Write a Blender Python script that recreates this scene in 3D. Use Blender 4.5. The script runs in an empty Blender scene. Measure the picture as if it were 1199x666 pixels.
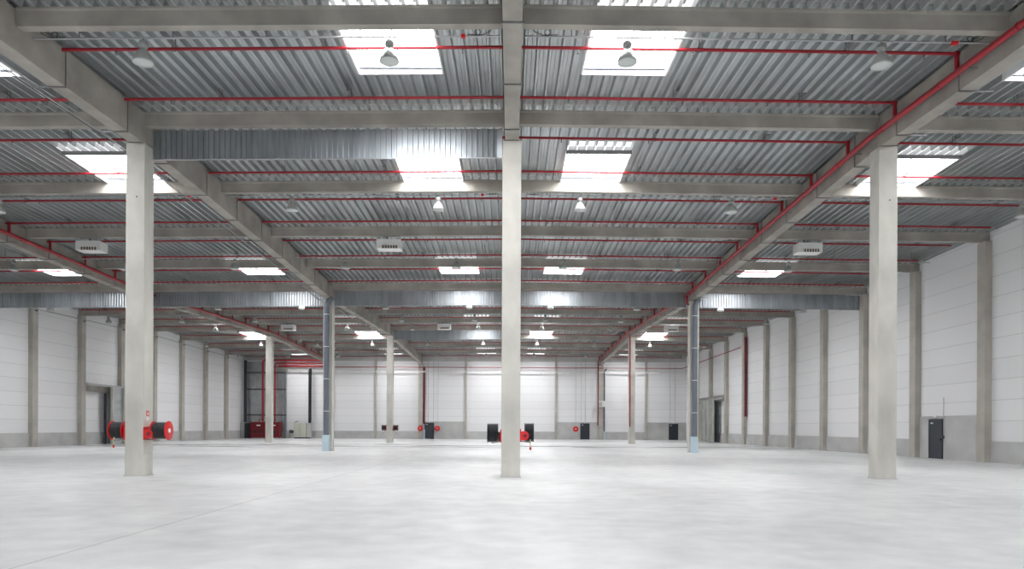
import bpy, math, random
from mathutils import Vector, Matrix
random.seed(4)
S = bpy.context.scene
COL = S.collection

# ---------------------------------------------------------------- camera
cd = bpy.data.cameras.new('camera'); cam = bpy.data.objects.new('camera', cd); COL.objects.link(cam)
S.camera = cam
cd.sensor_width = 36.0; cd.lens = 837.0 / 1199.0 * 36.0
cd.shift_x = 1.5 / 1199.0; cd.shift_y = 167.0 / 1199.0
cd.clip_start = 0.05; cd.clip_end = 400
cam.matrix_world = Matrix.Translation((0, 0, 1.61)) @ Matrix.Rotation(math.pi/2, 4, 'X') @ Matrix.Rotation(0.0045, 4, 'Z')

# ---------------------------------------------------------------- world, exposure
PANE_LIGHT = 24.5
w = bpy.data.worlds.new('sky'); S.world = w; w.use_nodes = True
w.node_tree.nodes['Background'].inputs[0].default_value = (0.80, 0.88, 1.0, 1)
w.node_tree.nodes['Background'].inputs[1].default_value = 1.5
S.view_settings.view_transform = 'Standard'
S.view_settings.look = 'None'
S.view_settings.gamma = 1.0
S.view_settings.use_curve_mapping = False
S.view_settings.exposure = 0.0

# ---------------------------------------------------------------- materials
def mat(name, col, rough=0.6, metal=0.0, noise=None, amount=0.08, bump=0.0, spec=0.5, stretch=(1, 1, 1)):
    m = bpy.data.materials.new(name); m.use_nodes = True
    nt = m.node_tree; b = nt.nodes['Principled BSDF']
    b.inputs['Base Color'].default_value = (*col, 1)
    b.inputs['Roughness'].default_value = rough
    b.inputs['Metallic'].default_value = metal
    b.inputs['Specular IOR Level'].default_value = spec
    if noise:
        tc = nt.nodes.new('ShaderNodeTexCoord'); mp = nt.nodes.new('ShaderNodeMapping')
        mp.inputs['Scale'].default_value = stretch
        nz = nt.nodes.new('ShaderNodeTexNoise'); nz.inputs['Scale'].default_value = noise; nz.inputs['Detail'].default_value = 7
        nt.links.new(tc.outputs['Object'], mp.inputs[0]); nt.links.new(mp.outputs[0], nz.inputs['Vector'])
        r = nt.nodes.new('ShaderNodeValToRGB')
        r.color_ramp.elements[0].position = 0.3; r.color_ramp.elements[1].position = 0.7
        r.color_ramp.elements[0].color = (*[c*(1-amount) for c in col], 1)
        r.color_ramp.elements[1].color = (*[min(1, c*(1+amount)) for c in col], 1)
        nt.links.new(nz.outputs['Fac'], r.inputs[0]); nt.links.new(r.outputs[0], b.inputs['Base Color'])
        if bump:
            bp = nt.nodes.new('ShaderNodeBump'); bp.inputs['Strength'].default_value = bump; bp.inputs['Distance'].default_value = 0.01
            nt.links.new(nz.outputs['Fac'], bp.inputs['Height']); nt.links.new(bp.outputs[0], b.inputs['Normal'])
    return m

def emit(name, col, strength):
    m = bpy.data.materials.new(name); m.use_nodes = True
    b = m.node_tree.nodes['Principled BSDF']
    b.inputs['Base Color'].default_value = (.8, .8, .8, 1)
    b.inputs['Emission Color'].default_value = (*col, 1); b.inputs['Emission Strength'].default_value = strength
    return m

M = {}
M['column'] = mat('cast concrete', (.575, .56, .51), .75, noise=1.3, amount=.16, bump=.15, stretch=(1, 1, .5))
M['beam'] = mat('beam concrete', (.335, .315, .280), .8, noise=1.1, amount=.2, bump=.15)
M['wallcol'] = mat('wall column concrete', (.46, .435, .39), .8, noise=.9, amount=.16, bump=.15)
M['plinth'] = mat('plinth concrete', (.51, .51, .50), .8, noise=.8, amount=.12)
M['galv'] = mat('galvanized sheet', (.50, .525, .53), .36, .85, noise=1.4, amount=.16, stretch=(1, .25, 1))
M['bluegalv'] = mat('baffle sheet', (.42, .455, .48), .36, .8, noise=1.2, amount=.2, stretch=(2, 1, .3))
M['galvdark'] = mat('galvanized bracket', (.22, .22, .22), .5, .5)
M['steel'] = mat('zinc conduit', (.45, .46, .47), .4, .6)
M['red'] = mat('red pipe paint', (.31, .007, .016), .42)
M['darkred'] = mat('dark red paint', (.17, .010, .018), .45)
M['reelred'] = mat('hose reel red', (.62, .012, .015), .35)
M['black'] = mat('black rubber', (.006, .007, .010), .4)
M['dark'] = mat('anthracite paint', (.028, .035, .048), .5)
M['pipegrey'] = mat('grey downpipe', (.15, .17, .21), .35)
M['guard'] = mat('pale blue guard', (.55, .68, .76), .45)
M['white'] = mat('white enamel', (.80, .80, .78), .45)
M['curb'] = mat('white curb', (.85, .85, .85), .6)
M['lampcap'] = mat('lamp housing', (.33, .34, .33), .45, .3)
M['shade'] = mat('lamp reflector', (.46, .48, .46), .35, .4)
M['lens'] = mat('lamp lens', (.55, .59, .57), .12)
M['beige'] = mat('beige enamel', (.55, .55, .47), .5)
M['yellow'] = mat('yellow paint', (.75, .55, .03), .45)
M['brass'] = mat('pale brass', (.62, .6, .35), .4, .4)
M['brown'] = mat('brown block', (.16, .12, .09), .9)
M['pane'] = emit('opal daylight pane', (.97, .985, 1.0), PANE_LIGHT)
M['glowrib'] = emit('deck ribs with added glow', (.95, .98, 1.0), 1.1)  # glow put on the deck ribs for the light falling beside each skylight
_nt = M['glowrib'].node_tree; _g = _nt.nodes.new('ShaderNodeNewGeometry'); _s = _nt.nodes.new('ShaderNodeSeparateXYZ')
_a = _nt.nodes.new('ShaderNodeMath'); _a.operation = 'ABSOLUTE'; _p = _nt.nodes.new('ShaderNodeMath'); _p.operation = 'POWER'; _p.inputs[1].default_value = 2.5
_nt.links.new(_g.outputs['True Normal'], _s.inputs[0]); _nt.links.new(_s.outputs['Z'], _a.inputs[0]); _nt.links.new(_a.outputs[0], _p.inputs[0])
_nt.links.new(_p.outputs[0], _nt.nodes['Principled BSDF'].inputs['Emission Strength'])   # webs glow less, so the rib lines stay dark

def panel_mat(name, col, pitch):
    m = mat(name, col, .5)
    nt = m.node_tree; b = nt.nodes['Principled BSDF']
    tc = nt.nodes.new('ShaderNodeTexCoord'); sp = nt.nodes.new('ShaderNodeSeparateXYZ')
    nt.links.new(tc.outputs['Object'], sp.inputs[0])
    d = nt.nodes.new('ShaderNodeMath'); d.operation = 'DIVIDE'; d.inputs[1].default_value = pitch
    f = nt.nodes.new('ShaderNodeMath'); f.operation = 'FRACT'
    l = nt.nodes.new('ShaderNodeMath'); l.operation = 'LESS_THAN'; l.inputs[1].default_value = 0.035
    nt.links.new(sp.outputs['Z'], d.inputs[0]); nt.links.new(d.outputs[0], f.inputs[0]); nt.links.new(f.outputs[0], l.inputs[0])
    fl = nt.nodes.new('ShaderNodeMath'); fl.operation = 'FLOOR'; nt.links.new(d.outputs[0], fl.inputs[0])
    wn = nt.nodes.new('ShaderNodeTexWhiteNoise'); wn.noise_dimensions = '1D'; nt.links.new(fl.outputs[0], wn.inputs['W'])
    mr = nt.nodes.new('ShaderNodeMapRange'); mr.inputs['To Min'].default_value = .965; mr.inputs['To Max'].default_value = 1.0
    nt.links.new(wn.outputs['Value'], mr.inputs['Value'])
    mx = nt.nodes.new('ShaderNodeMix'); mx.data_type = 'RGBA'
    mx.inputs['A'].default_value = (*col, 1); mx.inputs['B'].default_value = (*[c*.78 for c in col], 1)
    nt.links.new(l.outputs[0], mx.inputs['Factor'])
    vm = nt.nodes.new('ShaderNodeVectorMath'); vm.operation = 'SCALE'
    nt.links.new(mx.outputs['Result'], vm.inputs[0]); nt.links.new(mr.outputs[0], vm.inputs['Scale'])
    nt.links.new(vm.outputs[0], b.inputs['Base Color'])
    return m
M['panel'] = panel_mat('white sandwich panels', (.88, .88, .885), 1.0)

def floor_mat():
    m = mat('polished concrete floor', (.66, .66, .66), .35)
    nt = m.node_tree; b = nt.nodes['Principled BSDF']; L = nt.links
    tc = nt.nodes.new('ShaderNodeTexCoord')
    def noise(scale, detail, st):
        mp = nt.nodes.new('ShaderNodeMapping'); mp.inputs['Scale'].default_value = st
        n = nt.nodes.new('ShaderNodeTexNoise'); n.inputs['Scale'].default_value = scale; n.inputs['Detail'].default_value = detail
        L.new(tc.outputs['Object'], mp.inputs[0]); L.new(mp.outputs[0], n.inputs['Vector']); return n
    def math_(op, a, bb):
        n = nt.nodes.new('ShaderNodeMath'); n.operation = op
        for i, v in enumerate((a, bb)):
            if v is None: continue
            if isinstance(v, (int, float)): n.inputs[i].default_value = v
            else: L.new(v, n.inputs[i])
        return n.outputs[0]
    n1 = noise(.22, 6, (1, .7, 1)); n2 = noise(1.6, 8, (1, 1, 1)); n3 = noise(.10, 3, (.5, 1.2, 1))
    r = nt.nodes.new('ShaderNodeValToRGB')
    r.color_ramp.elements[0].position = .34; r.color_ramp.elements[0].color = (.545, .545, .55, 1)
    r.color_ramp.elements[1].position = .62; r.color_ramp.elements[1].color = (.78, .78, .775, 1)
    mixf = math_('ADD', math_('MULTIPLY', n1.outputs['Fac'], .6), math_('MULTIPLY', n2.outputs['Fac'], .4))
    L.new(mixf, r.inputs[0])
    # damp stains between the second and third column rows
    sp = nt.nodes.new('ShaderNodeSeparateXYZ'); L.new(tc.outputs['Object'], sp.inputs[0])
    dist = math_('ABSOLUTE', math_('SUBTRACT', sp.outputs['Y'], 60.0), None)
    band = nt.nodes.new('ShaderNodeMapRange'); band.inputs['From Min'].default_value = 2; band.inputs['From Max'].default_value = 8
    band.inputs['To Min'].default_value = 1; band.inputs['To Max'].default_value = 0; L.new(dist, band.inputs['Value'])
    n4 = noise(.35, 4, (.35, 1.6, 1))
    th = nt.nodes.new('ShaderNodeMapRange'); th.inputs['From Min'].default_value = .51; th.inputs['From Max'].default_value = .57
    L.new(n4.outputs['Fac'], th.inputs['Value'])
    st = math_('MULTIPLY', th.outputs[0], band.outputs[0])
    # cast joints
    jx = math_('ABSOLUTE', math_('ADD', sp.outputs['X'], 5.6), None)
    j = math_('LESS_THAN', jx, .022)
    jy = math_('LESS_THAN', math_('ABSOLUTE', math_('SUBTRACT', sp.outputs['Y'], 38.0), None), .012)
    dark = math_('MAXIMUM', math_('MULTIPLY', st, .42), math_('MULTIPLY', math_('MAXIMUM', j, jy), .36))
    mx = nt.nodes.new('ShaderNodeMix'); mx.data_type = 'RGBA'; mx.inputs['B'].default_value = (.1, .1, .1, 1)
    L.new(dark, mx.inputs['Factor']); L.new(r.outputs[0], mx.inputs['A']); L.new(mx.outputs['Result'], b.inputs['Base Color'])
    rr = nt.nodes.new('ShaderNodeMapRange'); rr.inputs['From Min'].default_value = .35; rr.inputs['From Max'].default_value = .65
    rr.inputs['To Min'].default_value = .30; rr.inputs['To Max'].default_value = .42
    L.new(n3.outputs['Fac'], rr.inputs['Value'])
    L.new(math_('SUBTRACT', rr.outputs[0], math_('MULTIPLY', st, .15)), b.inputs['Roughness'])
    bp = nt.nodes.new('ShaderNodeBump'); bp.inputs['Strength'].default_value = .05; bp.inputs['Distance'].default_value = .01
    L.new(n2.outputs['Fac'], bp.inputs['Height']); L.new(bp.outputs[0], b.inputs['Normal'])
    return m
M['floor'] = floor_mat()

# light on the pan ends before each crossbeam, painted into the deck colour
def lit_pan_ends(m):
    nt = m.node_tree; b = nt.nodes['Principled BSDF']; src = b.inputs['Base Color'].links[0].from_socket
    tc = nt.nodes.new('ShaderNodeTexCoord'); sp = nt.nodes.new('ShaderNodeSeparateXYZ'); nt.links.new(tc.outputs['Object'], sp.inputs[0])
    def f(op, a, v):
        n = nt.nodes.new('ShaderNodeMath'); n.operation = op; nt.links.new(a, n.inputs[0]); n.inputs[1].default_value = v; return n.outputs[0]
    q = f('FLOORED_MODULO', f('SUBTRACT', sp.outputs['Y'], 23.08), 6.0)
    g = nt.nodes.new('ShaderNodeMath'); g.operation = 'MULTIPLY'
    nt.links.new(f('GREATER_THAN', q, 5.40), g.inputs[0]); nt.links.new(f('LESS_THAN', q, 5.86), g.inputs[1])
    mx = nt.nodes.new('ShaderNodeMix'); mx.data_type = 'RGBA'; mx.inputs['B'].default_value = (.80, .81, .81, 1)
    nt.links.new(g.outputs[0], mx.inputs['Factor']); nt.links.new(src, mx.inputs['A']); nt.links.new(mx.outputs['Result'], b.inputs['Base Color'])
M['deck'] = mat('roof deck sheet', (.50, .525, .53), .36, .85, noise=1.4, amount=.16, stretch=(1, .25, 1)); lit_pan_ends(M['deck'])

# ---------------------------------------------------------------- mesh helpers
class MB:
    def __init__(s): s.v = []; s.f = []; s.sm = []
    def add(s, vs, fs, smooth=False):
        o = len(s.v); s.v += [tuple(v) for v in vs]; s.f += [tuple(i+o for i in f) for f in fs]; s.sm += [smooth]*len(fs); return s
    def box(s, x0, x1, y0, y1, z0, z1):
        return s.add([(x0,y0,z0),(x1,y0,z0),(x1,y1,z0),(x0,y1,z0),(x0,y0,z1),(x1,y0,z1),(x1,y1,z1),(x0,y1,z1)],
                     [(0,3,2,1),(4,5,6,7),(0,1,5,4),(1,2,6,5),(2,3,7,6),(3,0,4,7)])
    def sweep(s, prof, pts, close=True):
        """prof: list of (a,b) in the plane across the path; path along the list of points (x- or y-wise beams)."""
        n = len(prof); o = []
        for p in pts:
            for a, b in prof: o.append((p[0]+a[0]*0, 0, 0))
        return s
    def tube(s, pts, r, n=10, caps=True, smooth=True):
        pts = [Vector(p) for p in pts]; vs = []; fs = []
        prev = None
        for i, p in enumerate(pts):
            t = (pts[min(i+1, len(pts)-1)] - pts[max(i-1, 0)]).normalized()
            if prev is None:
                a = Vector((0,0,1)) if abs(t.z) < .9 else Vector((1,0,0))
                u = t.cross(a).normalized()
            else:
                u = (prev - t*prev.dot(t)).normalized()
            prev = u; vv = t.cross(u)
            for k in range(n):
                q = 2*math.pi*k/n; vs.append(p + u*math.cos(q)*r + vv*math.sin(q)*r)
        for i in range(len(pts)-1):
            for k in range(n):
                a = i*n+k; b = i*n+(k+1) % n; fs.append((a, b, b+n, a+n))
        s.add(vs, fs, smooth)
        if caps:
            e = len(pts)-1
            s.add(vs[:n], [tuple(reversed(range(n)))]); s.add(vs[e*n:], [tuple(range(n))])
        return s
    def lathe(s, prof, c=(0,0,0), axis='Z', n=24, smooth=True):
        vs = []; fs = []
        for r, h in prof:
            for k in range(n):
                q = 2*math.pi*k/n; x, y = r*math.cos(q), r*math.sin(q)
                p = {'Z': (x, y, h), 'X': (h, x, y), 'Y': (y, h, x)}[axis]
                vs.append((p[0]+c[0], p[1]+c[1], p[2]+c[2]))
        for i in range(len(prof)-1):
            for k in range(n):
                a = i*n+k; b = i*n+(k+1) % n; fs.append((a, b, b+n, a+n))
        return s.add(vs, fs, smooth)
    def build(s, name, m, parent=None, bevel=0):
        me = bpy.data.meshes.new(name); me.from_pydata(s.v, [], s.f); me.update()
        me.polygons.foreach_set('use_smooth', s.sm)
        me.materials.append(m)
        o = bpy.data.objects.new(name, me); COL.objects.link(o)
        if parent: o.parent = parent
        if bevel:
            bm = o.modifiers.new('bevel', 'BEVEL'); bm.width = bevel; bm.segments = 2; bm.limit_method = 'ANGLE'
        return o

def tag(o, label, cat, group=None, kind=None):
    o['label'] = label; o['category'] = cat
    if group: o['group'] = group
    if kind: o['kind'] = kind
    return o
def thing(name, label, cat, loc=(0,0,0), rz=0, group=None, kind=None):
    o = bpy.data.objects.new(name, None); COL.objects.link(o); o.location = loc; o.rotation_euler = (0, 0, rz)
    o.empty_display_size = .2
    return tag(o, label, cat, group, kind)
def struct(o): o['kind'] = 'structure'; return o
def children(o): return [c for c in bpy.data.objects if c.parent == o]
def copy_tree(o, parent=None):
    c = o.copy(); COL.objects.link(c)
    if parent: c.parent = parent
    for ch in KIDS.get(o.name, []): copy_tree(ch, c)
    return c
KIDS = {}
def remember(o):
    KIDS[o.name] = children(o)
    for c in KIDS[o.name]: remember(c)

ORD = ['first','second','third','fourth','fifth','sixth','seventh','eighth','ninth','tenth','eleventh','twelfth','thirteenth','fourteenth',
       'fifteenth','sixteenth','seventeenth','eighteenth','nineteenth','twentieth','twenty-first','twenty-second','twenty-third','twenty-fourth','twenty-fifth','twenty-sixth']
def nth(i): return ORD[i]

# ---------------------------------------------------------------- building grid
R0 = 23.08
XL, XR, YB, YF = -35.65, 23.4, -13.0, 95.4
def tri(y):
    t = (y - R0) % 48.0
    return t if t < 24 else 48 - t
def drop(x, y): return .0283*tri(y) + .010*abs(x)
def zdeck(x, y): return 11.80 - drop(x, y)
def zbeam(x, y): return 11.35 - drop(x, y)
def zgird(x, y): return 10.77 - drop(x, y)
BY = {k: R0 + 6*k for k in range(-1, 12)}
LANES = {'A': (-36, -24), 'B': (-24, -12), 'C': (-12, 0), 'D': (0, 12), 'E': (12, 24)}
BAY = {'A': 'outermost left bay', 'B': 'second bay from left', 'C': 'bay left of centre',
       'D': 'bay right of centre', 'E': 'bay along right wall'}

# floor and walls
struct(MB().box(XL-.3, XR+.3, YB-.3, YF+.3, -.25, 0).build('floor', M['floor']))
struct(MB().box(XL-.25, XL, YB, YF, 0, 12.3).build('wall_left', M['panel']))
# right wall with the open dock doorway
OY0, OY1, OH = 85.9, 88.75, 4.6
wr = MB()
ys = [YB, OY0, OY1, YF]
def quadbox(m, x0, x1, y0, y1, z0, z1): m.box(x0, x1, y0, y1, z0, z1)
prof = [(YB,0),(OY0,0),(OY0,OH),(OY1,OH),(OY1,0),(YF,0),(YF,12.3),(YB,12.3)]
vs = [(XR,y,z) for y,z in prof] + [(XR+.25,y,z) for y,z in prof]
n = 8
fs = [(0,1,2,7),(2,3,6,7),(3,4,5,6)]
fs += [tuple(i+8 for i in reversed(f)) for f in fs]
fs += [(i,i+8,(i+1)%n+8,(i+1)%n) for i in range(n)]
wr.add(vs, fs)
struct(wr.build('wall_right', M['panel']))
struct(MB().box(XL-.25, XR+.25, YF, YF+.25, 0, 12.3).build('wall_far', M['panel']))
struct(MB().box(XL-.25, XR+.25, YB-.25, YB, 0, 12.3).build('wall_back', M['panel']))
# lobby behind the open doorway
lob = MB().box(XR+.25, XR+3.3, OY0-.9, OY0-.7, 0, 5).box(XR+.25, XR+3.3, OY1+.7, OY1+.9, 0, 5).box(XR+3.1, XR+3.3, OY0-.7, OY1+.7, 0, 5).box(XR+.25, XR+3.3, OY0-.9, OY1+.9, 5, 5.2).box(XR+.25, XR+3.3, OY0-.9, OY1+.9, -.25, 0)
struct(lob.build('wall_lobby', M['brown']))

# concrete plinths at the foot of the walls: one stepped strip each
def plinth(name, spans, side):
    m = MB(); t = .09
    pts = []
    for a, b, h in spans: pts += [(a, h), (b, h)]
    n = len(pts); vs = []
    for off in (0, t):
        for a, h in pts:
            for z in (0, h):
                vs.append({'L': (XL+off, a, z), 'R': (XR-off, a, z), 'F': (a, YF-off, z)}[side])
    fs = []; N = 2*n
    for i in range(n-1):
        a = 2*i
        if pts[i][0] == pts[i+1][0]: 
            continue
        for o in (0, N): fs.append((a+o, a+2+o, a+3+o, a+1+o))
        fs.append((a+1, a+3, a+3+N, a+1+N))
    for i in range(n-1):
        if pts[i][0] == pts[i+1][0]:
            a = 2*i; fs.append((a+1, a+3, a+3+N, a+1+N))
    fs.append((0, 1, 1+N, N)); a = 2*(n-1); fs.append((a, a+1, a+1+N, a+N))
    m.add(vs, fs)
    return struct(m.build(name, M['plinth']))
plinth('baseboard_left', [(YB, YF, 1.02)], 'L')
plinth('baseboard_right', [(YB, 35.08, 1.02), (35.08, 41.08, 2.32), (41.08, OY0, 1.02)], 'R')
plinth('baseboard_far', [(XL, -12, 1.02), (-12, -6, 2.32), (-6, 6, 1.02), (6, 12, 2.32), (12, 18, 1.02), (18, XR, 2.32)] if False else
       [(XL, -12, 1.02), (-12, -6, 2.32), (-6, 6, 1.02), (6, 12, 2.32), (12, 18, 1.02), (18, XR, 2.32)], 'F')

struct(MB().box(XL, XR, YF-.06, YF, 10.35, 12.0).build('trim_1', M['plinth']))
struct(MB().box(XL+.3, -29.9, YF-.12, YF-.095, 1.0, 10.2).build('trim_2', M['galv']))

# ---------------------------------------------------------------- rooflights
P = 1/3.0
SKYX = {'A': -28-P, 'B': -16-P, 'C': -4-P, 'D': 2.0, 'E': 14.0}
SKYX = {k: round(v/P)*P for k, v in SKYX.items()}
SW = 7*P
SKYY = []
for q in range(-1, 4):
    y0 = 17.36 + 24*q; SKYY.append((y0, y0+2.95, y0-.55))
    if q < 3: pass
for q in range(-1, 3):
    y0 = 26.02 + 24*q; SKYY.append((y0, y0+2.92, y0-.42))
SKYY.sort()
RIB = [(0, 0), (.05, 0), (.085, .16), (.185, .16), (.195, .15), (.205, .16), (.298, .16), (P, 0)]
def ribs(m, x0, nr, y0, y1):
    brk = [y0] + [y for y in (R0-24, R0, R0+24, R0+48, R0+72) if y0 < y < y1] + [y1]
    for i in range(nr):
        xs = x0 + i*P
        vs = []; fs = []; n = len(RIB)
        for y in brk:
            for a, z in RIB: vs.append((xs+a, y, zdeck(xs+a, y)+z))
        for j in range(len(brk)-1):
            for k in range(n-1):
                a = j*n+k; fs.append((a, a+1, a+1+n, a+n))
        m.add(vs, fs)
deck = MB()
skx = {round(SKYX[k]/P): k for k in SKYX}
for i in range(-108, 72):
    x = i*P
    lane = next((k for k in SKYX if round(SKYX[k]/P) <= i < round(SKYX[k]/P)+7), None)
    if lane is None: ribs(deck, x, 1, YB, YF+.1)
    else:
        y = YB
        for y0, y1, yr in SKYY:
            ribs(deck, x, 1, y, yr); y = y1
        ribs(deck, x, 1, y, YF+.1)
ceil = struct(deck.build('ceiling', M['deck']))

skyn = {k: 0 for k in SKYX}
for (y0, y1, yr) in SKYY:
    for ln in 'ABCDE':
        xa = SKYX[ln]; xb = xa + SW
        vis = y0 > (40 if ln == 'A' else 16)
        if vis:
            lab = f'daylit roof skylight in the {BAY[ln]}, {nth(skyn[ln])} from the viewer'; skyn[ln] += 1
        else:
            if ln == 'A' and y0 > 16: continue
            lab = f'white roof skylight over the near end of the {BAY[ln]}' + (', behind the viewer' if y0 < 0 else ', overhead')
        zc = zdeck((xa+xb)/2, (y0+y1)/2)
        t = thing('skylight', lab, 'skylight', ((xa+xb)/2, (y0+y1)/2, zc), 0, 'roof skylights')
        t['kind'] = 'thing'
        cx, cy = (xa+xb)/2, (y0+y1)/2
        def L(x, y, z): return (x-cx, y-cy, z-zc)
        def Z(x, y, dz): return zdeck(x, y)+dz
        # curb: thin upstand, four sides
        m = MB(); e = .05; up = .42
        ring = [(xa, y0), (xb, y0), (xb, y1), (xa, y1)]
        ringo = [(xa-e, y0-e*.2), (xb+e, y0-e*.2), (xb+e, y1+e), (xa-e, y1+e)]
        vs = []
        for rg in (ring, ringo):
            for x, y in rg: vs.append(L(x, y, Z(x, y, -.06)))
            for x, y in rg: vs.append(L(x, y, Z(x, y, up)))
        fs = []
        for i in range(4):
            j = (i+1) % 4
            fs += [(i, i+4, j+4, j), (8+i, 8+j, 12+j, 12+i), (i, j, 8+j, 8+i)]
        m.add(vs, fs); m.build('curb', M['curb'], t)
        m = MB().add([L(x, y, Z(x, y, up-.03)) for x, y in ring], [(0, 1, 2, 3)]); m.build('pane', M['pane'], t)
        # frame: glazing bar down the middle and ledge with bolts along the far edge
        if y0 < 60:
            m = MB(); xm = cx
            z0, z1 = Z(xm, y0, up-.09)-zc, Z(xm, y1, up-.09)-zc
            m.tube([(0, y0-cy, z0), (0, y1-cy, z1)], .02, 6); m.build('glazing_bar', M['black'], t)
            m = MB(); z1 = Z(cx, y1, .075)-zc
            m.box(xa-cx, xb-cx, y1-cy-.07, y1-cy-.002, z1, z1+.03)
            for q in range(7): m.box(xa-cx+P*(q+.5)-.03, xa-cx+P*(q+.5)+.03, y1-cy-.10, y1-cy-.07, z1-.02, z1+.04)
            m.build('ledge', M['dark'], t)
        # near edge: deck ribs glowing in place of light on them, steel trimmer below
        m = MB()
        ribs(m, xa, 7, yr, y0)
        m.v = [L(*v) for v in m.v]; m.build('glowing_deck_ribs', M['glowrib'], t)
        if (y0 - 26.02) % 24 < .01 or (y0-26.02) % 24 > 23.9:
            m = MB(); z0 = Z(cx, y0, -.14)-zc
            m.box(xa-cx-.02, xb-cx+.02, y0-cy-.08, y0-cy-.02, z0, z0+.13); m.build('trimmer', M['galvdark'], t)

# ---------------------------------------------------------------- columns
def bx(name, x0, x1, y0, y1, z0, z1, m, parent=None, bevel=0, origin=None):
    o = MB().box(x0, x1, y0, y1, z0, z1).build(name, m, parent, bevel); return o
colnames = {-24: 'outer left column line', -12: 'left column line', 0: 'centre column line', 12: 'right column line'}
COLS = [(-12, 1, 'square concrete column nearest on the left, carrying two red-flanged hose reels'),
        (0, 1, 'square concrete column in the middle of the hall, black hose reels behind it'),
        (12, 1, 'square concrete column nearest on the right, bare of any reel or pipe'),
        (-24, 2, 'square concrete column hidden behind the nearest left column'),
        (-12, 2, 'square concrete column left of centre with a grey downpipe on its front'),
        (0, 2, 'square concrete column directly behind the middle column, second in line'),
        (12, 2, 'square concrete column right of centre with a grey downpipe on its front'),
        (-24, 3, 'square concrete column standing before the red valve cabinets at far left'),
        (-12, 3, 'square concrete column deep in the hall with small hose reels, left of the middle'),
        (0, 3, 'square concrete column directly behind the middle column, third in line'),
        (12, 3, 'square concrete column deep in the hall with a thin red riser, right of the middle')]
for x, r, lab in COLS:
    y = R0 + 24*(r-1); z = zgird(x, y)
    c = thing('concrete_column', lab, 'column', (x, y, 0), 0, 'freestanding columns', 'thing')
    bx('shaft', -.3, .3, -.3, .3, 0, z-.03, M['column'], c, .018)
    bx('bearing_pad', -.2, .2, -.27, .27, z-.03, z, M['galvdark'], c)
    bx('base_grout', -.325, .325, -.325, .325, 0, .025, M['plinth'], c)
    if r == 1 and x: MB().lathe([(0,-.004),(.03,-.004),(.03,.0)], (0.05,-.3,8.9), 'Y', 12).build('lifting_socket', M['galvdark'], c)

# ---------------------------------------------------------------- girders (24 m, running away from the viewer)
for x in (-24, -12, 0, 12):
    for s in range(4):
        if x == -24 and s == 0: continue
        ya = R0 - 24 + 24*s + .01; yb = ya + 23.98
        if s == 3: yb = YF - .4
        nm = {-24: 'outer left', -12: 'left', 0: 'centre', 12: 'right'}[x]
        lab = f'deep concrete girder on {nm} column line, ' + ['nearest overhead span', 'between first and second columns', 'between second and third columns', 'reaching the far wall'][s]
        g = thing('concrete_girder', lab, 'girder', (x, ya, 0), 0, 'long roof girders', 'thing')
        m = MB(); vs = []; hw = .22
        for y in (ya, yb):
            zb = zgird(x, y)
            for a, z in ((-hw, zb), (hw, zb), (hw, zb+1.0), (-hw, zb+1.0)): vs.append((a, y-ya, z))
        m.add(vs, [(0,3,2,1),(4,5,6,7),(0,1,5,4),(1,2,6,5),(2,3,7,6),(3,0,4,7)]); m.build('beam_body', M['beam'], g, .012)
        # straps round the girder that carry the cable runs
        if s < 3:
            for q in range(8):
                y = ya + 1.45 + 3.05*q
                if y > yb - .4: continue
                if s == 0 and q < 2: continue
                zb = zgird(x, y); m = MB(); r = .011
                sg = {-24: 1, -12: -1, 0: 0, 12: 1}[x]
                for sx in (-1, 1): m.box(sx*(hw+.012)-r, sx*(hw+.012)+r, y-ya-r, y-ya+r, zb-.02, zb+1.02)
                e0 = -(hw+.02) + (-.45 if sg < 0 else 0); e1 = hw+.02 + (.45 if sg > 0 else 0)
                m.box(e0, e1, y-ya-.02, y-ya+.02, zb-.035, zb-.003)
                m.build('strap', M['galvdark'], g)

# ---------------------------------------------------------------- crossbeams
for ln in 'ABCDE':
    a, b = LANES[ln]; cnt = 0
    for k in range(-1, 12):
        y = BY[k]
        if ln == 'A' and k < 2: continue
        xa = a+.225 if ln != 'A' else XL+.02
        xb = b-.225 if ln != 'E' else XR-.02
        vis = not (ln in 'BE' and k == -1)
        lab = f'concrete crossbeam in the {BAY[ln]}, {nth(cnt)} from the viewer' if vis else f'concrete crossbeam in the {BAY[ln]}, overhead before all the others'
        cnt += vis
        m = MB(); vs = []
        for x in (xa, xb):
            zb = zbeam(x, y); zt = zdeck(x, y) - .003
            for d, z in ((-.12, zb), (.12, zb), (.125, zt-.09), (.15, zt-.05), (.15, zt), (-.15, zt), (-.15, zt-.05), (-.125, zt-.09)): vs.append((x-xa, d, z))
        n = 8
        fs = [(i, (i+1) % n, (i+1) % n+n, i+n) for i in range(n)] + [tuple(reversed(range(n))), tuple(range(n, 2*n))]
        m.add(vs, fs)
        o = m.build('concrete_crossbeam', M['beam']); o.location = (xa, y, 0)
        tag(o, lab, 'beam', 'concrete crossbeams', 'thing')

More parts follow.
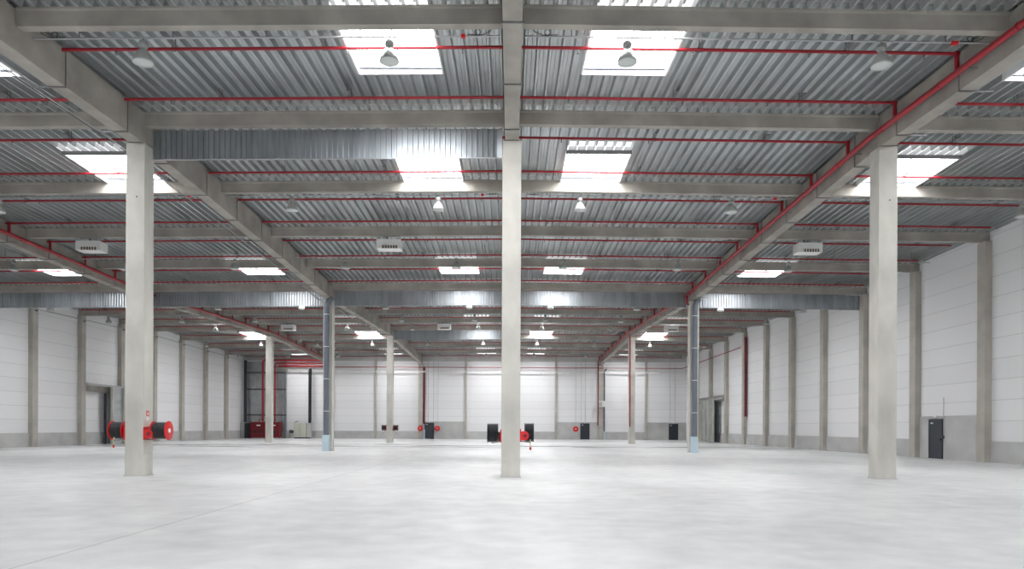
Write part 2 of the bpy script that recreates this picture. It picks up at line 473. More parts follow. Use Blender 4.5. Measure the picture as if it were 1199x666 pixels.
# ---------------------------------------------------------------- wall pilasters
for i, k in enumerate(range(2, 12)):
    y = BY[k]; o = MB().box(0, XR-23.05-.002, -.3, .3, 0, zbeam(XR, y)-.004).build('wall_column', M['wallcol'], None, .015)
    o.location = (23.05, y, 0)
    tag(o, f'concrete column standing against the right wall, {nth(i)} from the viewer', 'column', 'right wall columns', 'thing')
for i, k in enumerate(range(5, 12)):
    y = BY[k]; o = MB().box(.002, .35, -.3, .3, 0, zbeam(XL, y)-.004).build('wall_column', M['wallcol'], None, .015)
    o.location = (XL, y, 0)
    tag(o, f'concrete column standing against the left wall, {nth(i)} from the viewer', 'column', 'left wall columns', 'thing')
for i, x in enumerate([-30, -24, -18, -12, -6, 0, 6, 12, 18]):
    big = x in (-24, -12, 0, 12); h = .3 if big else .14
    z = (zgird(x, YF) if big else zdeck(x, YF)) - .02
    o = MB().box(-h, h, 0, .398 if big else .25, 0, z).build('wall_column', M['wallcol'], None, .01)
    o.location = (x, YF-.4 if big else YF-.252, 0)
    tag(o, f'{"broad" if big else "slim"} concrete column against the far wall, {nth(i)} from its left corner', 'column', 'far wall columns', 'thing')

# ---------------------------------------------------------------- corrugated smoke baffles
def baffle(ln, row, lab, h):
    a, b = LANES[ln]; y = R0 + 24*(row-1) + .17
    xa = a+.32 if ln != 'A' else XL+.02; xb = b-.32 if ln != 'E' else XR-.4
    p = .175; x = xa; prof = []
    while x < xb - p:
        prof += [(x, 0), (x+.05, 0), (x+.06, .065), (x+.165, .065)]; x += p
    prof.append((xb, 0))
    vs = []; fs = []
    for px, py in prof:
        zt = zbeam(px, y) - .01
        vs += [(px-xa, py, zt), (px-xa, py, zt-h)]
    for i in range(len(prof)-1): fs.append((2*i, 2*i+1, 2*i+3, 2*i+2))
    t = thing('smoke_baffle', lab, 'baffle', (xa, y, 0), 0, 'corrugated smoke baffles')
    MB().add(vs, fs).build('corrugated_sheet', M['bluegalv'], t)
    m = MB(); vs = []
    for px in (xa, xb):
        zb = zbeam(px, y) - h - .01
        for d, z in ((-.01, zb-.015), (.055, zb-.015), (.055, zb+.015), (-.01, zb+.015)): vs.append((px-xa, d, z))
    m.add(vs, [(0,3,2,1),(4,5,6,7),(0,1,5,4),(1,2,6,5),(2,3,7,6),(3,0,4,7)]); m.build('bottom_rail', M['steel'], t)
baffle('C', 1, 'corrugated metal baffle hanging between nearest left column and middle column', .96)
for ln in 'ABCDE': baffle(ln, 2, f'corrugated metal baffle at the second column row, in the {BAY[ln]}', .97)
baffle('C', 3, 'small distant corrugated metal baffle at third column row, left of the middle column', .95)

# ---------------------------------------------------------------- sprinkler mains and branch pipes
YP = [R0 + 6*k + d for k in range(-1, 12) for d in (1.5, 4.5)]
def zpipe(x, y): return 11.61 - drop(x, y)
def zmain(y, x): return 11.11 - drop(x, y)
def poly_y(x, f, ya, yb):
    ys = [ya] + [q for q in (R0, R0+24, R0+48, R0+72) if ya < q < yb] + [yb]
    return [(x, y, f(y, x)) for y in ys]
head_me = MB().lathe([(0, 0), (.022, 0), (.022, -.06), (.008, -.07), (.008, -.1), (.035, -.105), (.035, -.112), (0, -.112)], n=8)
head0 = None
hang0 = None
def branch(x0, x1, y, main_x, lab, detail):
    global head0, hang0
    t = thing('sprinkler_pipe', lab, 'pipe', (main_x, y, 0), 0, 'red branch sprinkler pipes')
    xs = sorted({x0, x1} | ({0.0} if x0 < 0 < x1 else set()))
    m = MB().tube([(x-main_x, 0, zpipe(x, y)) for x in xs], .042, 10); m.build('pipe_run', M['red'], t)
    zt, zm = zpipe(main_x, y), zmain(y, main_x)
    MB().tube([(0, 0, zt+.055), (0, 0, zm+.06)], .06, 10).build('drop_pipe', M['red'], t)
    if detail:
        x = x0 + 1.4; j = 0
        while x < x1 - .3:
            if abs(x-main_x) > .5 and abs(x) > .4 and abs(x+24) > .5:
                if head0 is None:
                    h = head_me.build('sprinkler_head', M['galvdark']); head0 = h
                else:
                    h = head0.copy(); COL.objects.link(h)
                h.parent = t; h.location = (x-main_x, 0, zpipe(x, y)-.035)
            x += 3.0
        for gx in (3.85, -3.85):
            for q in (-1, 1):
                pass
        for x in [v for v in (-32.8, -27, -20.8, -15.2, -8.8, -4.9, 4.9, 8.7, 15.2, 20.8) if x0+.2 < v < x1-.2]:
            m = MB(); z = zpipe(x, y)-.0
            top = zdeck(x, y) - z + .12
            m.box(-.05, -.038, -.02, .02, -.05, top); m.box(.038, .05, -.02, .02, -.05, top); m.box(-.05, .05, -.02, .02, -.062, -.05)
            m.box(-.05, .05, -.3, .3, .09, .125)
            h = m.build('hanger', M['galvdark'], t); h.location = (x-main_x, 0, z)
cntC = 0
for i, y in enumerate(YP):
    det = y < 62
    branch(-11.7, 11.62, y, 11.55, f'thin red sprinkler pipe spanning under the centre girder, {nth(i)} from the viewer', det)
iA = 0
for i, y in enumerate([v for v in YP if v > 20]):
    branch(-34.6 if y > 33 else -24.6, -12.5, y, -23.6, f'thin red sprinkler pipe between left wall and left column line, {nth(i)} from the viewer', y < 62)
for i, y in enumerate([v for v in YP if v > 19]):
    t = thing('sprinkler_pipe', f'thin red sprinkler pipe in the bay along the right wall, {nth(i)} from the viewer', 'pipe', (12.4, y, 0), 0, 'red branch sprinkler pipes')
    MB().tube([(-.1, 0, zpipe(12.4, y)), (10.1, 0, zpipe(22.5, y))], .042, 10).build('pipe_run', M['red'], t)
    MB().lathe([(0,-.1),(.02,-.1),(.05,-.06),(.05,.05),(0,.05)], (-.1, 0, zpipe(12.4, y)), 'Z', 8).build('end_elbow', M['darkred'], t)
    if y < 62:
        for x in (3.0, 6.0, 9.0):
            h = head0.copy(); COL.objects.link(h); h.parent = t; h.location = (x, 0, zpipe(12.4+x, y)-.035)
        for x in (2.8, 8.4):
            z = zpipe(12.4+x, y); top = zdeck(12.4+x, y)-z+.12
            m = MB().box(-.05, -.038, -.02, .02, -.05, top).box(.038, .05, -.02, .02, -.05, top).box(-.05, .05, -.02, .02, -.062, -.05).box(-.05, .05, -.3, .3, .09, .125)
            h = m.build('hanger', M['galvdark'], t); h.location = (x, 0, z)

for mx, ya, lab in ((11.55, -.9, 'thick red sprinkler main running along the right girder'), (-23.6, 23.2, 'thick red sprinkler main running along the outer left girder')):
    t = thing('sprinkler_main', lab, 'pipe', (mx, ya, 0), 0, 'red sprinkler mains')
    pts = [(p[0]-mx, p[1]-ya, p[2]) for p in poly_y(mx, zmain, ya, YF-.75)]
    MB().tube(pts, .085, 14).build('pipe_run', M['red'], t)
    y = ya + 2.2
    while y < 92:
        z = zmain(y, mx)
        MB().lathe([(.084, -.035), (.096, -.035), (.096, .035), (.084, .035)], (0, y-ya, z), 'Y', 14).build('coupling', M['red'], t)
        y += 3.0 if y < 50 else 6.0
    # clamps tying it to the girder
    sg = 1 if mx > 0 else -1
    y = ya + 1.0
    while y < 60:
        z = zmain(y, mx)
        m = MB().box(min(0, sg*.23), max(0, sg*.23), y-ya-.02, y-ya+.02, z-.115, z-.09); m.build('clamp', M['galvdark'], t); y += 6.0
    # the far end turns down the wall column
    z = zmain(YF-.75, mx)
    MB().tube([(0, YF-.75-ya, z+.05), (0, YF-.75-ya, 8.0 if mx < 0 else 1.9)], .075, 12).build('riser', M['darkred'], t)

t = thing('riser_pipe', 'red riser pipe on the front of the distant column right of the middle', 'pipe', (11.78, R0+48-.36, 0))
MB().tube([(0, 0, 1.7), (0, 0, 11.0-drop(12, R0+48))], .06, 10).build('pipe_run', M['red'], t)
for z in (2.2, 5, 8): bx('clamp', -.09, .09, -.07, .055, z, z+.04, M['galvdark'], t)
t = thing('riser_pipe', 'dark red riser on far wall column behind left girder, pale guard at foot', 'pipe', (-11.55, YF-.2, 0))
MB().tube([(0, 0, 2.0), (0, 0, 9.6)], .12, 12).build('pipe_run', M['darkred'], t)
MB().tube([(0, 0, 0), (0, 0, 1.25)], .13, 12).build('guard', M['guard'], t)
t = thing('riser_pipe', 'short thick red drop beside the right column that carries a downpipe', 'pipe', (11.55, R0+24-.12, 0))
MB().tube([(0, 0, zmain(R0+24, 11.6)-.0), (0, 0, 9.75)], .075, 12).build('pipe_run', M['red'], t)
MB().tube([(-.02, 0, 9.75), (.12, 0, 9.7)], .05, 10).build('end_elbow', M['darkred'], t)
# wall riser on the right wall and the thin pipe round the far wall
yy = BY[8]
t = thing('wet_riser', 'thick dark red riser pipe on a right wall column with side valves', 'pipe', (23.2, yy-.3-.12, 0))
MB().tube([(0, 0, 2.75), (0, 0, 10.6)], .11, 14).build('pipe_run', M['darkred'], t)
for z in (10.3, 6.4, 2.8): MB().tube([(0, 0, z), (.0, -.2, z), (.02, -.42, z+.02)], .05, 8).build('valve', M['darkred'], t)
for z in (4.0, 8.0): bx('clamp', -.13, .13, -.02, .125, z, z+.05, M['galvdark'], t)
t = thing('wall_pipe', 'thin red pipe following the far wall and turning onto the right wall', 'pipe', (0, YF-.55, 0))
MB().tube([(-31.5, 0, 9.5), (22.7, 0, 9.5), (22.75, -.4, 9.5), (22.79, yy-YF+.6, 9.62)], .05, 10).build('pipe_run', M['red'], t)

# ---------------------------------------------------------------- downpipes
def downpipe(x, y, r, ztop, lab, guard=1.05, foot=True):
    t = thing('downpipe', lab, 'pipe', (x, y, 0), 0, 'roof downpipes')
    MB().tube([(0, 0, guard-.1), (0, 0, ztop-.7), (.0, .0, ztop-.45), (.12, .1, ztop-.15), (.3, .2, ztop)], r, 16).build('pipe_run', M['pipegrey'], t)
    MB().box(-r-.035, r+.035, -r-.035, r+.06, 0, guard).build('guard', M['guard'], t, .02)
    z = 2.6
    while z < ztop-1:
        m = MB().lathe([(r, -.02), (r+.02, -.02), (r+.02, .02), (r, .02)], (0, 0, z), 'Z', 16); m.build('clamp', M['white'], t); z += 2.1
    return t
downpipe(-12.03, R0+24-.3-.2, .17, 10.0, 'thick blue-grey downpipe on the column left of centre')
downpipe(11.97, R0+24-.3-.2, .17, 10.0, 'thick blue-grey downpipe on the column right of centre')
downpipe(12.45, YF-.2, .09, 9.4, 'thin dark downpipe beside the far wall column behind the right girder', 1.1)

# ---------------------------------------------------------------- cable conduits and lamp rails
t = thing('cable_conduit', 'long pale conduit running beside the left girder', 'conduit', (-12.66, 3, 0))
MB().tube([(0, y-3, zgird(-12, y)) for y in (3, R0, R0+24, R0+48)], .02, 8).build('conduit_run', M['steel'], t)
MB().tube([(-.07, y-3, zgird(-12, y)) for y in (3, R0, R0+24, R0+48)], .012, 8).build('cable', M['black'], t)
t = thing('cable_conduit', 'thin pale conduit high along the left wall on small brackets', 'conduit', (XL+.5, 50, 0))
m = MB(); a = [(0, y-50, 10.5-drop(0, y)*.6) for y in (50, 71, 93)]; m.tube(a, .035, 8); m.build('conduit_run', M['steel'], t)
for q in range(7):
    y = 50+q*6+3; bx('bracket', -.5, .05, y-50-.04, y-50+.04, 10.35-drop(0, y)*.6, 10.45-drop(0, y)*.6, M['galvdark'], t)
t = thing('cable_tray', 'pale cable tray running across the far wall below the red pipe', 'cable tray', (0, YF-.5, 0))
MB().box(-29.7, XR-.6, -.04, .04, 8.86, 8.98).build('tray', M['white'], t)
for x in range(-28, 23, 4): bx('bracket', x-.03, x+.03, -.03, .24, 8.80, 8.86, M['galvdark'], t)

# ---------------------------------------------------------------- high bay lamps
def make_lamp():
    t = thing('high_bay_lamp', 'lamp', 'lamp', (0, 0, 0), 0, 'high bay lamps')
    MB().tube([(0, 0, 0), (0, 0, -.07)], .014, 8).build('hook', M['galvdark'], t)
    MB().lathe([(0, -.06), (.06, -.065), (.10, -.09), (.115, -.14), (.112, -.19), (.085, -.225), (.05, -.25)], n=20).build('housing', M['lampcap'], t)
    rf = MB().lathe([(.05, -.245), (.085, -.275), (.135, -.335), (.185, -.415), (.215, -.48), (.235, -.55), (.24, -.60), (.228, -.60), (.20, -.48), (.12, -.34), (.05, -.27)], n=28).build('reflector', M['shade'], t)
    MB().lathe([(.228, -.598), (.18, -.618), (.09, -.635), (0, -.64)], n=28).build('lens', M['lens'], rf)
    return t
proto = make_lamp(); remember(proto); used = False
LX = {'A': (-33, -27), 'B': (-21, -15), 'C': (-9, -3), 'D': (2.8, 9), 'E': (15, 20.9)}
lampcount = 0
ROWW = ['nearest', 'second', 'third', 'fourth', 'fifth', 'sixth', 'seventh', 'eighth']
for ri, y in enumerate((17.43, 29.28, 38.75, 51.2, 58.6, 65.28, 77.28, 86.75)):
    k = ri*2 - 1
    under = min(abs(y-v) for v in BY.values()) < .3
    for ln in 'ABCDE':
        if ln == 'A' and k < 3: continue
        if ln in 'BE' and k < 1: continue
        xs = LX[ln]
        a = LANES[ln][0] + .3; b = LANES[ln][1] - .3
        if ln == 'A': a = -34.8
        if ln == 'E': b = 22.7
        t = thing('lamp_rail', f'thin grey lamp rail under a crossbeam in the {BAY[ln]}, {ROWW[ri]} row', 'rail', (a, y, 0), 0, 'lamp rails')
        MB().tube([(0, 0, zbeam(a, y)-.05), (b-a, 0, zbeam(b, y)-.05)], .022, 6).build('rail_run', M['steel'], t)
        nc = 5
        for q in range(nc):
            e = (b-a)*(q+.5)/nc; zb = zbeam(a+e, y)
            if not under:
                MB().box(e-.012, e+.012, -.012, .012, zb-.06, zdeck(a+e, y)+.15).build('hanger_rod', M['galvdark'], t); continue
            MB().box(e-.02, e+.02, -.09, .012, zb-.005, zb+.012).box(e-.02, e+.02, -.012, .012, zb-.06, zb-.004).build('clip', M['galvdark'], t)
        if k < 3:
            for e, s in ((0, 1), (b-a, -1)):
                z = zbeam(a+e, y)-.05; pts = []
                for q in range(0, 13):
                    th = q/12*2*math.pi; pts.append((e+s*(.55+.07*math.sin(th)), -.02, z+.02+.07-.07*math.cos(th)))
                pts = [(e+s*.05, -.02, z+.35), (e+s*.25, -.02, z+.1), (e+s*.45, -.02, z+.02)] + pts + [(e+s*.8, -.02, z+.03)]
                MB().tube(pts, .009, 6).build('cable', M['black'], t)
            MB().box(b-a-.95 if ln == 'C' else b-a-1.0, b-a-.85, -.05, .03, zbeam(b, y)-.10, zbeam(b, y)-.02).build('junction_box', M['reelred'], t)
        for j, x in enumerate(xs):
            lampcount += 1
            o = proto if not used else copy_tree(proto); used = True
            o.location = (x, y, zbeam(x, y)-.06)
            o['label'] = f'bell-shaped lamp, {BAY[ln]}, {ROWW[ri]} row, {"left" if j == 0 else "right"} one of its pair'
        
# ---------------------------------------------------------------- unit heaters under the roof
def heater(x, y, lab):
    z = zbeam(x, y) - .12
    t = thing('unit_heater', lab, 'heater', (x, y, z), 0, 'suspended heaters')
    MB().box(-.6, .6, -.35, .35, -.52, -.05).build('casing', M['white'], t, .02)
    m = MB()
    m.box(-.36, .42, -.36, -.352, -.51, -.36); gr = m.build('grille', M['brown'], t)
    m = MB()
    for q in range(6): m.box(-.35+q*.13, -.32+q*.13, -.385, -.361, -.51, -.36)
    m.build('louvre', M['white'], gr)
    for sx in (-.5, .5): MB().tube([(sx, -.1, -.06), (sx, -.1, .125)], .015, 6).build('hanger', M['galvdark'], t)
    MB().tube([(-.15, .1, -.05), (-.15, .1, .2), (-.05, .1, .45)], .05, 8).build('flue', M['galvdark'], t)
heater(-20.7, 35.25, 'white boxy heater hanging behind the nearest left column')
heater(-6.0, 35.25, 'white boxy heater hanging left of the middle column')
heater(14.6, 35.25, 'white boxy heater hanging left of the nearest right column')
heater(-20.3, 65.2, 'small distant white heater hanging behind the outer left girder')
heater(-6.1, 65.2, 'small distant white heater hanging left of the middle, deep in the hall')
heater(14.6, 65.2, 'small distant white heater hanging by a bright skylight, right side')

# ---------------------------------------------------------------- hose reels
def reel(x, y, z, side, lab, flange, rz=0, width=.44, rad=.31, hose_r=.27, gap=.12, housing=False, nozzle=True):
    """side: +1 the drum stands off to +x of the mounting face at x"""
    t = thing('hose_reel', lab, 'hose reel', (x, y, z), rz, 'fire hose reels')
    s = side; a = s*gap; b = s*(gap+width)
    lo, hi = min(a, b), max(a, b)
    MB().lathe([(0, lo), (.04, lo), (.04, hi), (0, hi)] if False else [(.035, min(0, b)), (.035, max(0, b))], axis='X', n=12).build('axle', M['galvdark'], t)
    for q, xx in enumerate((a, b)):
        MB().lathe([(0, xx-.012), (rad-.01, xx-.012), (rad, xx-.006), (rad, xx+.006), (rad-.01, xx+.012), (0, xx+.012)], axis='X', n=32).build('flange', flange, t)
    prof = [(.05, lo+.02)]; nw = 8
    for q in range(nw*4+1):
        prof.append((hose_r - .032 + .032*abs(math.sin(q/4*math.pi)), lo+.02 + (hi-lo-.04)*q/(nw*4)))
    prof.append((.05, hi-.02))
    MB().lathe(prof, axis='X', n=28).build('hose', M['black'], t)
    MB().lathe([(0, b+s*.013), (.075, b+s*.013), (.075, b+s*.03), (0, b+s*.03)], axis='X', n=16).build('hub_plate', M['white'], t)
    if housing:
        m = MB(); pr = [(0, -.23), (.0, .03), (.10, .04)] + [(.16+.12*math.sin(q), -.10+.14*math.cos(q)) for q in [i*math.pi/10 for i in range(0, 11)]] + [(.05, -.25)]
        n_ = len(pr); vs = [(s*a_, -.31, b_) for a_, b_ in pr] + [(s*a_, -.23, b_) for a_, b_ in pr]
        m.add(vs, [tuple(range(n_)), tuple(reversed(range(n_, 2*n_)))] + [(i, (i+1) % n_, (i+1) % n_+n_, i+n_) for i in range(n_)])
        vh = m.build('valve_housing', M['reelred'], t)
        MB().lathe([(0, -.33), (.05, -.33), (.06, -.31)], (s*.16, 0, -.10), 'Y', 14).build('valve_knob', M['darkred'], vh)
    else:
        bx('valve_housing', min(0, s*.1), max(0, s*.1), -.18, .1, -.26, -.02, M['darkred'], t, .01)
    bx('mount_bracket', min(-s*.004, s*.03), max(-s*.004, s*.03), -.3, .12, -.3, .12, M['reelred'], t, .005)
    MB().tube([(s*.02, -.2, -.27), (s*(gap+.1), -.24, -.30), (s*(gap+width*.6), -.24, -.31)], .018, 8).build('guide_arm', M['galvdark'], t)
    if nozzle:
        xx = s*(gap+width*.62)
        MB().tube([(xx, -.2, -.22), (xx, -.24, -.34), (xx, -.24, -.46)], .017, 8); he = MB().tube([(xx, -.2, -.22), (xx, -.24, -.34), (xx, -.24, -.46)], .017, 8).build('hose_end', M['brass'], t)
        MB().lathe([(0, -.46), (.028, -.46), (.035, -.5), (.02, -.56), (0, -.56)], (xx, -.24, 0), n=10).build('nozzle', M['reelred'], he)
    return t
reel(-11.7, R0-.02, 1.45, 1, 'red hose reel on the right side of the nearest left column', M['reelred'], nozzle=False, gap=.2, width=.47, housing=True)
reel(-12.3, R0-.02, 1.45, -1, 'red hose reel on the left side of the nearest left column', M['reelred'], gap=.12, width=.42)
reel(.3, R0, 1.44, 1, 'black hose reel with red bracket on the right of the middle column', M['black'], gap=.16, width=.27, hose_r=.305, housing=True)
reel(-.3, R0, 1.42, -1, 'black hose reel on the left of the middle column, wider of its pair', M['black'], gap=.12, width=.32, hose_r=.31, nozzle=False)
reel(-11.7, R0+48, 1.5, 1, 'small distant hose reel on the right of a column deep in the hall', M['darkred'], gap=.08, width=.4)
reel(-12.3, R0+48, 1.5, -1, 'small distant hose reel on the left of a column deep in the hall', M['darkred'], gap=.08, width=.4)
for x, y, lab in ((-12.0, YF-.4, 'round red hose reel on the far wall column behind the left girder'),
                  (-9.75, YF-.09, 'round red hose reel on the far wall, just right of a dark door'),
                  (8.65, YF-.09, 'round red hose reel on the far wall, just left of a dark door')):
    reel(x, y, 1.4, 1, lab, M['reelred'], rz=-math.pi/2, gap=.1, width=.22, rad=.36, hose_r=.30)

def sign(x, y, z, axis, lab, m, w=.16, h=.16):
    t = thing('fire_sign', lab, 'sign', (x, y, z))
    if axis == 'X': bx('plate', 0, .008, -w/2, w/2, -h/2, h/2, m, t); bx('pictogram', .008, .010, -w*.22, w*.22, -h*.3, h*.25, M['white'], t)
    else: bx('plate', -w/2, w/2, -.008, 0, -h/2, h/2, m, t); bx('pictogram', -w*.22, w*.22, -.010, -.008, -h*.3, h*.25, M['white'], t)
sign(-11.7, R0-.05, 2.0, 'X', 'small red fire sign above the reel on the nearest left column', M['reelred'])
sign(-11.7, R0-.05, 1.82, 'X', 'small white sign below the red fire sign, nearest left column', M['white'], .14, .1)

# ---------------------------------------------------------------- doors
def door(n, x, y, side, lab):
    h = 2.1; w = 1.12
    t = bpy.data.objects.new(f'door_{n}', None); COL.objects.link(t); t['kind'] = 'structure'
    t.location = (x, y, 0); t.rotation_euler = (0, 0, {'R': -math.pi/2, 'F': 0}[side])
    # local: width along X, room towards -Y
    lf = MB().box(-w/2, w/2, -.05, 0, .01, h).build('leaf', M['dark'], t, .005)
    m = MB().box(-w/2-.06, -w/2, -.07, 0, 0, h+.06).box(w/2, w/2+.06, -.07, 0, 0, h+.06).box(-w/2, w/2, -.07, 0, h, h+.06); m.build('door_frame', M['dark'], t)
    MB().box(w/2-.16, w/2-.02, -.12, -.051, 1.0, 1.1).build('handle', M['black'], lf)
    MB().box(-w/2+.1, -w/2+.35, -.055, -.051, 1.9, 1.97).build('notice', M['white'], lf)
    return t
door(1, XR-.09, 39.15, 'R', '')
door(2, -10.85, YF-.09, 'F', '')
door(3, 9.9, YF-.09, 'F', '')
door(4, 21.7, YF-.09, 'F', '')
for x, y, lab, rz in ((XR-.14, 39.15, 'small white box light over the dark door in the right wall', -math.pi/2),
                  (-10.85, YF-.14, 'tiny white box light over the dark far door left of the middle', 0),
                  (9.9, YF-.14, 'tiny white box light over the dark far door right of the middle', 0),
                  (21.7, YF-.14, 'tiny white box light over the dark far door nearest the right corner', 0)):
    t = thing('emergency_light', lab, 'light', (x, y, 2.25), rz, 'door lights')
    MB().box(-.15, .15, -.05, .05, 0, .09).build('body', M['white'], t, .01)
    MB().box(-.14, .14, -.045, .045, -.015, 0).build('diffuser', M['lens'], t)
t = thing('door_conduit', 'short thin conduit with a switch beside the right wall door', 'conduit', (XR-.12, 38.45, 0))
MB().tube([(0, 0, 1.2), (0, 0, 3.3)], .02, 6).build('conduit_run', M['steel'], t)
bx('switch', -.04, .02, -.05, .05, 1.1, 1.25, M['black'], t)
for i, (x, zb) in enumerate(((-11.0, 2.3), (-10.3, 2.4), (-9.7, 1.7), (8.65, 1.7), (9.4, 2.4), (9.95, 2.3), (21.2, 2.6), (21.9, 2.3))):
    where = ['above the far door left of the middle', 'between the far left-hand door and its reel', 'above the reel by the far left-hand door', 'above the reel by the middle far door',
             'between reel and middle far door', 'above the middle far door', 'left of the far door by the right corner', 'above the far door by the right corner'][i]
    t = thing('wall_conduit', f'thin vertical wall conduit {where}', 'conduit', (x, YF-.12, 0), 0, 'thin conduits on the far wall')
    MB().tube([(0, 0, zb), (0, 0, 10.8)], .022, 6).build('conduit_run', M['steel'], t)

# sliding fire doors
def fire_door(name, x, y0, y1, h, side, lab, lintel_y0, lintel_y1):
    t = thing('sliding_fire_door', lab, 'door', (x, y0, 0), 0, 'sliding fire doors', 'thing')
    s = -1 if side == 'R' else 1
    MB().box(-.05, .05, 0, y1-y0, .03, h).build('leaf', M['galv'], t)
    q = 0.0
    while q <= y1-y0+.01:
        MB().box(min(0, s*.22), max(0, s*.22), q-.09, q+.09, .03, h).build('rib', M['column'], t); q += (y1-y0)/3.0
    bx('track', -.12, .12, -3.2 if side == 'R' else -3.6, y1-y0+3.0 if side == 'R' else y1-y0, h, h+.14, M['steel'], t)
fire_door('', XR-.6, 80.2, 85.3, 4.75, 'R', 'grey ribbed sliding fire door on the right wall near the far corner', 0, 0)
fire_door('', XL+.75, 62.4, 68.0, 4.95, 'L', 'grey ribbed sliding fire door on the left wall behind the nearest left column', 0, 0)
for x0, x1, y0, y1, z0, lab in ((XR-.3, XR-.002, 77.4, 88.75, 4.62, 'concrete lintel above the sliding door on the right wall'),
                          (XL+.002, XL+.34, 59.4, 64.75, 4.45, 'concrete lintel by the sliding door on the left wall')):
    yy0 = y0
    segs = [(77.4, 82.76), (83.4, 88.76)] if x0 > 0 else [(y0, y1)]
    for q, (a, b) in enumerate(segs):
        o = MB().box(0, x1-x0, 0, b-a, 0, .6).build('door_lintel', M['beam'], None, .01); o.location = (x0, a, z0)
        tag(o, lab + (['', ', farther piece'][q]), 'lintel', None, 'thing')
t = thing('shade_strip', 'dark narrow strip standing for shade beside the sliding door, left wall', 'post', (XL+.35, 61.9, 0))
MB().box(0, .12, .1, .3, 0, 4.4).build('post', M['dark'], t)  # dark strip put in for the shadow at the door edge
t = thing('shade_strip', 'dark narrow strip standing for shade beside the sliding door, right wall', 'post', (XR-.35, 79.4, 0))
MB().box(0, .12, .1, .5, 0, 4.6).build('post', M['dark'], t)  # shadow in the gap by the right-hand door, built as a dark strip
t = thing('bollard', 'yellow guard post in the open doorway near the far right corner', 'bollard', (22.9, 87.0, 0))
MB().lathe([(.08, 0), (.08, 1.0), (.05, 1.06), (0, 1.07)], n=14).build('post', M['yellow'], t)
MB().box(-.14, .14, -.14, .14, 0, .02).build('base_plate', M['yellow'], t)

# ---------------------------------------------------------------- plant corner at the far left
YC = YF - .8
t = thing('steel_frame', 'dark steel frame with three rails around the far left corner', 'frame', (-35.1, YC, 0))
MB().box(-.18, .12, -.15, .15, 0, 10.3).build('post', M['dark'], t)
MB().box(5.15, 5.35, -.1, .1, 0, 8.6).build('post', M['pipegrey'], t)
for z in (3.0, 6.4, 8.6): MB().box(0, 5.4, -.14, -.02, z, z+.14).build('rail', M['dark'], t)
for q, x in enumerate((1.3, 2.5, 4.4)): MB().box(x-.025, x+.025, .02, .07, 3.0, 8.7).build('mesh_stile', M['steel'], t)
MB().tube([(5.25, 0, 6.5), (4.3, 0, 8.5)], .03, 6).build('brace', M['steel'], t)
t = thing('supply_pipe', 'thick vertical red supply pipe rising left of the distant outer column', 'pipe', (-32.7, YC-.35, 0), 0, 'red supply pipes')
MB().tube([(0, 0, 2.2), (0, 0, 10.1), (.15, 0, 10.3), (8.8, 0, 10.3)], .13, 12).build('pipe_run', M['red'], t)
t = thing('supply_pipe', 'thinner vertical red supply pipe rising right of the distant outer column', 'pipe', (-31.1, YC-.35, 0), 0, 'red supply pipes')
MB().tube([(0, 0, 2.2), (0, 0, 9.75), (.15, 0, 9.9), (7.2, 0, 9.9)], .09, 12).build('pipe_run', M['red'], t)
t = thing('supply_pipe', 'lowest horizontal red supply pipe high on the far left wall', 'pipe', (-30.6, YC-.5, 0), 0, 'red supply pipes')
MB().tube([(0, 0, 9.55), (6.7, 0, 9.55)], .09, 12).build('pipe_run', M['red'], t)
def skid(x0, x1, lab):
    t = thing('valve_cabinet', lab, 'valve cabinet', (x0, YC-1.1, 0), 0, 'red sprinkler valve cabinets')
    W = x1-x0
    MB().box(0, W, 0, .7, .12, 1.25).build('lower_body', M['darkred'], t, .02)
    MB().box(0, W, .25, .7, 1.25, 2.1).build('upper_body', M['darkred'], t, .02)
    for x in (.05, W-.05): MB().box(x-.04, x+.04, -.06, .02, 0, 2.25).build('post', M['red'], t)
    for z in (.6, 1.3, 2.1): MB().box(0, W, -.05, .0, z, z+.05).build('rail', M['red'], t)
    for q in (.28, .62): MB().lathe([(0, -.1), (.15, -.1), (.17, -.07), (.17, 0)], (W*q, 0, .85), 'Y', 16).build('valve_wheel', M['black'], t)
    MB().box(W*.35, W*.62, .23, .249, 1.62, 1.78).build('name_plate', M['white'], t)
    MB().tube([(W*.5, .45, 2.1), (W*.5, .45, 2.45), (W*.62, .45, 2.5)], .06, 8).build('outlet', M['darkred'], t)
skid(-34.0, -32.1, 'dark red valve cabinet left of the distant outer column')
skid(-31.9, -30.2, 'dark red valve cabinet right of the distant outer column')
t = thing('control_cabinet', 'black control cabinet at the left end of the red valve cabinets', 'cabinet', (-34.5, YC-.8, 0))
MB().box(-.36, .36, -.25, .25, .08, 2.0).build('casing', M['dark'], t, .01)
MB().box(-.33, .33, -.27, -.252, .12, 1.95).build('door', M['black'], t)
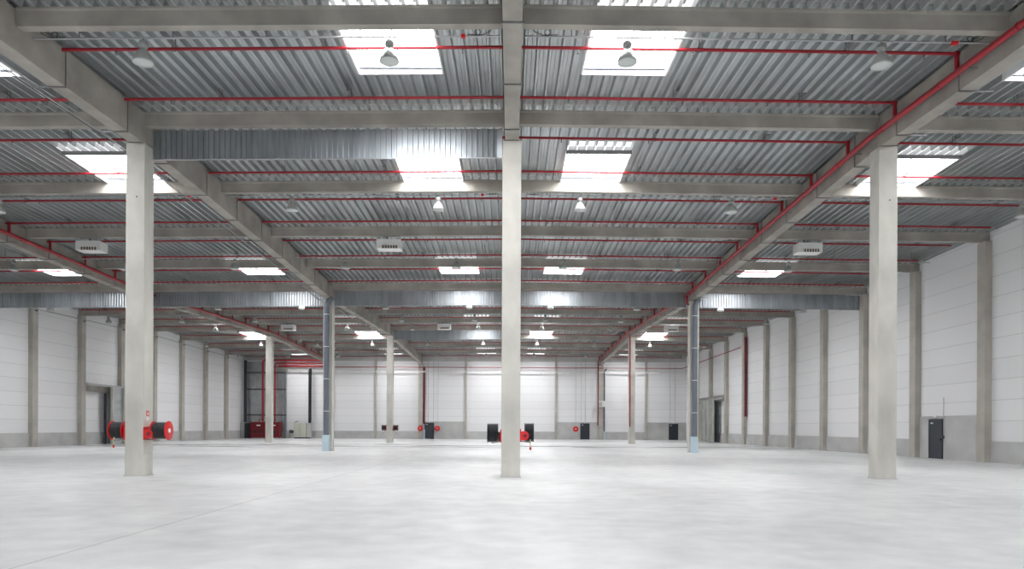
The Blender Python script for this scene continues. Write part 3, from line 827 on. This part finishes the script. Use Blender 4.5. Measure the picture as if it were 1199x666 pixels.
MB().box(-.34, .34, -.22, .22, 0, .08).build('base', M['black'], t)
t = thing('storage_cabinet', 'grey metal cabinet in the far left corner beside the black one', 'cabinet', (-35.15, YC-.35, 0))
MB().box(-.4, .25, -.25, .25, .05, 2.1).build('casing', M['plinth'], t, .01)
MB().box(-.36, .21, -.27, -.252, .1, 2.05).build('door', M['plinth'], t)
t = thing('boiler', 'beige boiler cabinet standing against the far wall with burner at its side', 'boiler', (-27.6, YC-.5, 0))
MB().box(-.85, .75, -.4, .4, .15, 2.05).build('casing', M['beige'], t, .03)
MB().box(.78, 1.35, -.25, .35, .1, 2.0).build('duct_box', M['plinth'], t, .02)
MB().box(-.8, 1.3, -.35, .35, 0, .14).build('base', M['black'], t)
for x in (-.05,): MB().box(x-.012, x+.012, -.41, -.401, .2, 2.0).build('door_joint', M['dark'], t)
MB().tube([(-.12, -.42, 1.0), (-.12, -.46, 1.12)], .015, 6).build('handle', M['black'], t)
MB().lathe([(0, -1.5), (.16, -1.5), (.2, -1.4), (.2, -1.1), (.12, -.95), (.12, -.85)], (0, 0, .9), 'X', 16).build('burner', M['dark'], t)
MB().tube([(-1.5, 0, 0), (-1.5, 0, 1.1), (-1.25, 0, 1.15)], .04, 8).build('fuel_pipe', M['galvdark'], t)
MB().tube([(-.85, 0, 2.0), (-.7, 0, 2.2), (-.4, 0, 2.25)], .06, 8).build('vent_hose', M['galvdark'], t)
t = thing('boiler_flue', 'black vertical flue rising above the beige boiler', 'flue', (-26.5, YC-.3, 0))
MB().tube([(0, 0, 2.02), (0, 0, 9.2)], .2, 16).build('flue_pipe', M['black'], t)
for z in (3.5, 6.0, 8.5): MB().lathe([(.2, -.03), (.23, -.03), (.23, .03), (.2, .03)], (0, 0, z), 'Z', 16).build('collar', M['dark'], t)

t = thing('wall_box', 'white equipment box on the far wall column behind the right girder', 'box', (12.25, YF-.55, 4.35))
MB().box(-.75, .25, -.15, .14, 0, .8).build('casing', M['white'], t, .01)
MB().box(-.65, -.15, -.165, -.151, .1, .7).build('cover', M['plinth'], t)
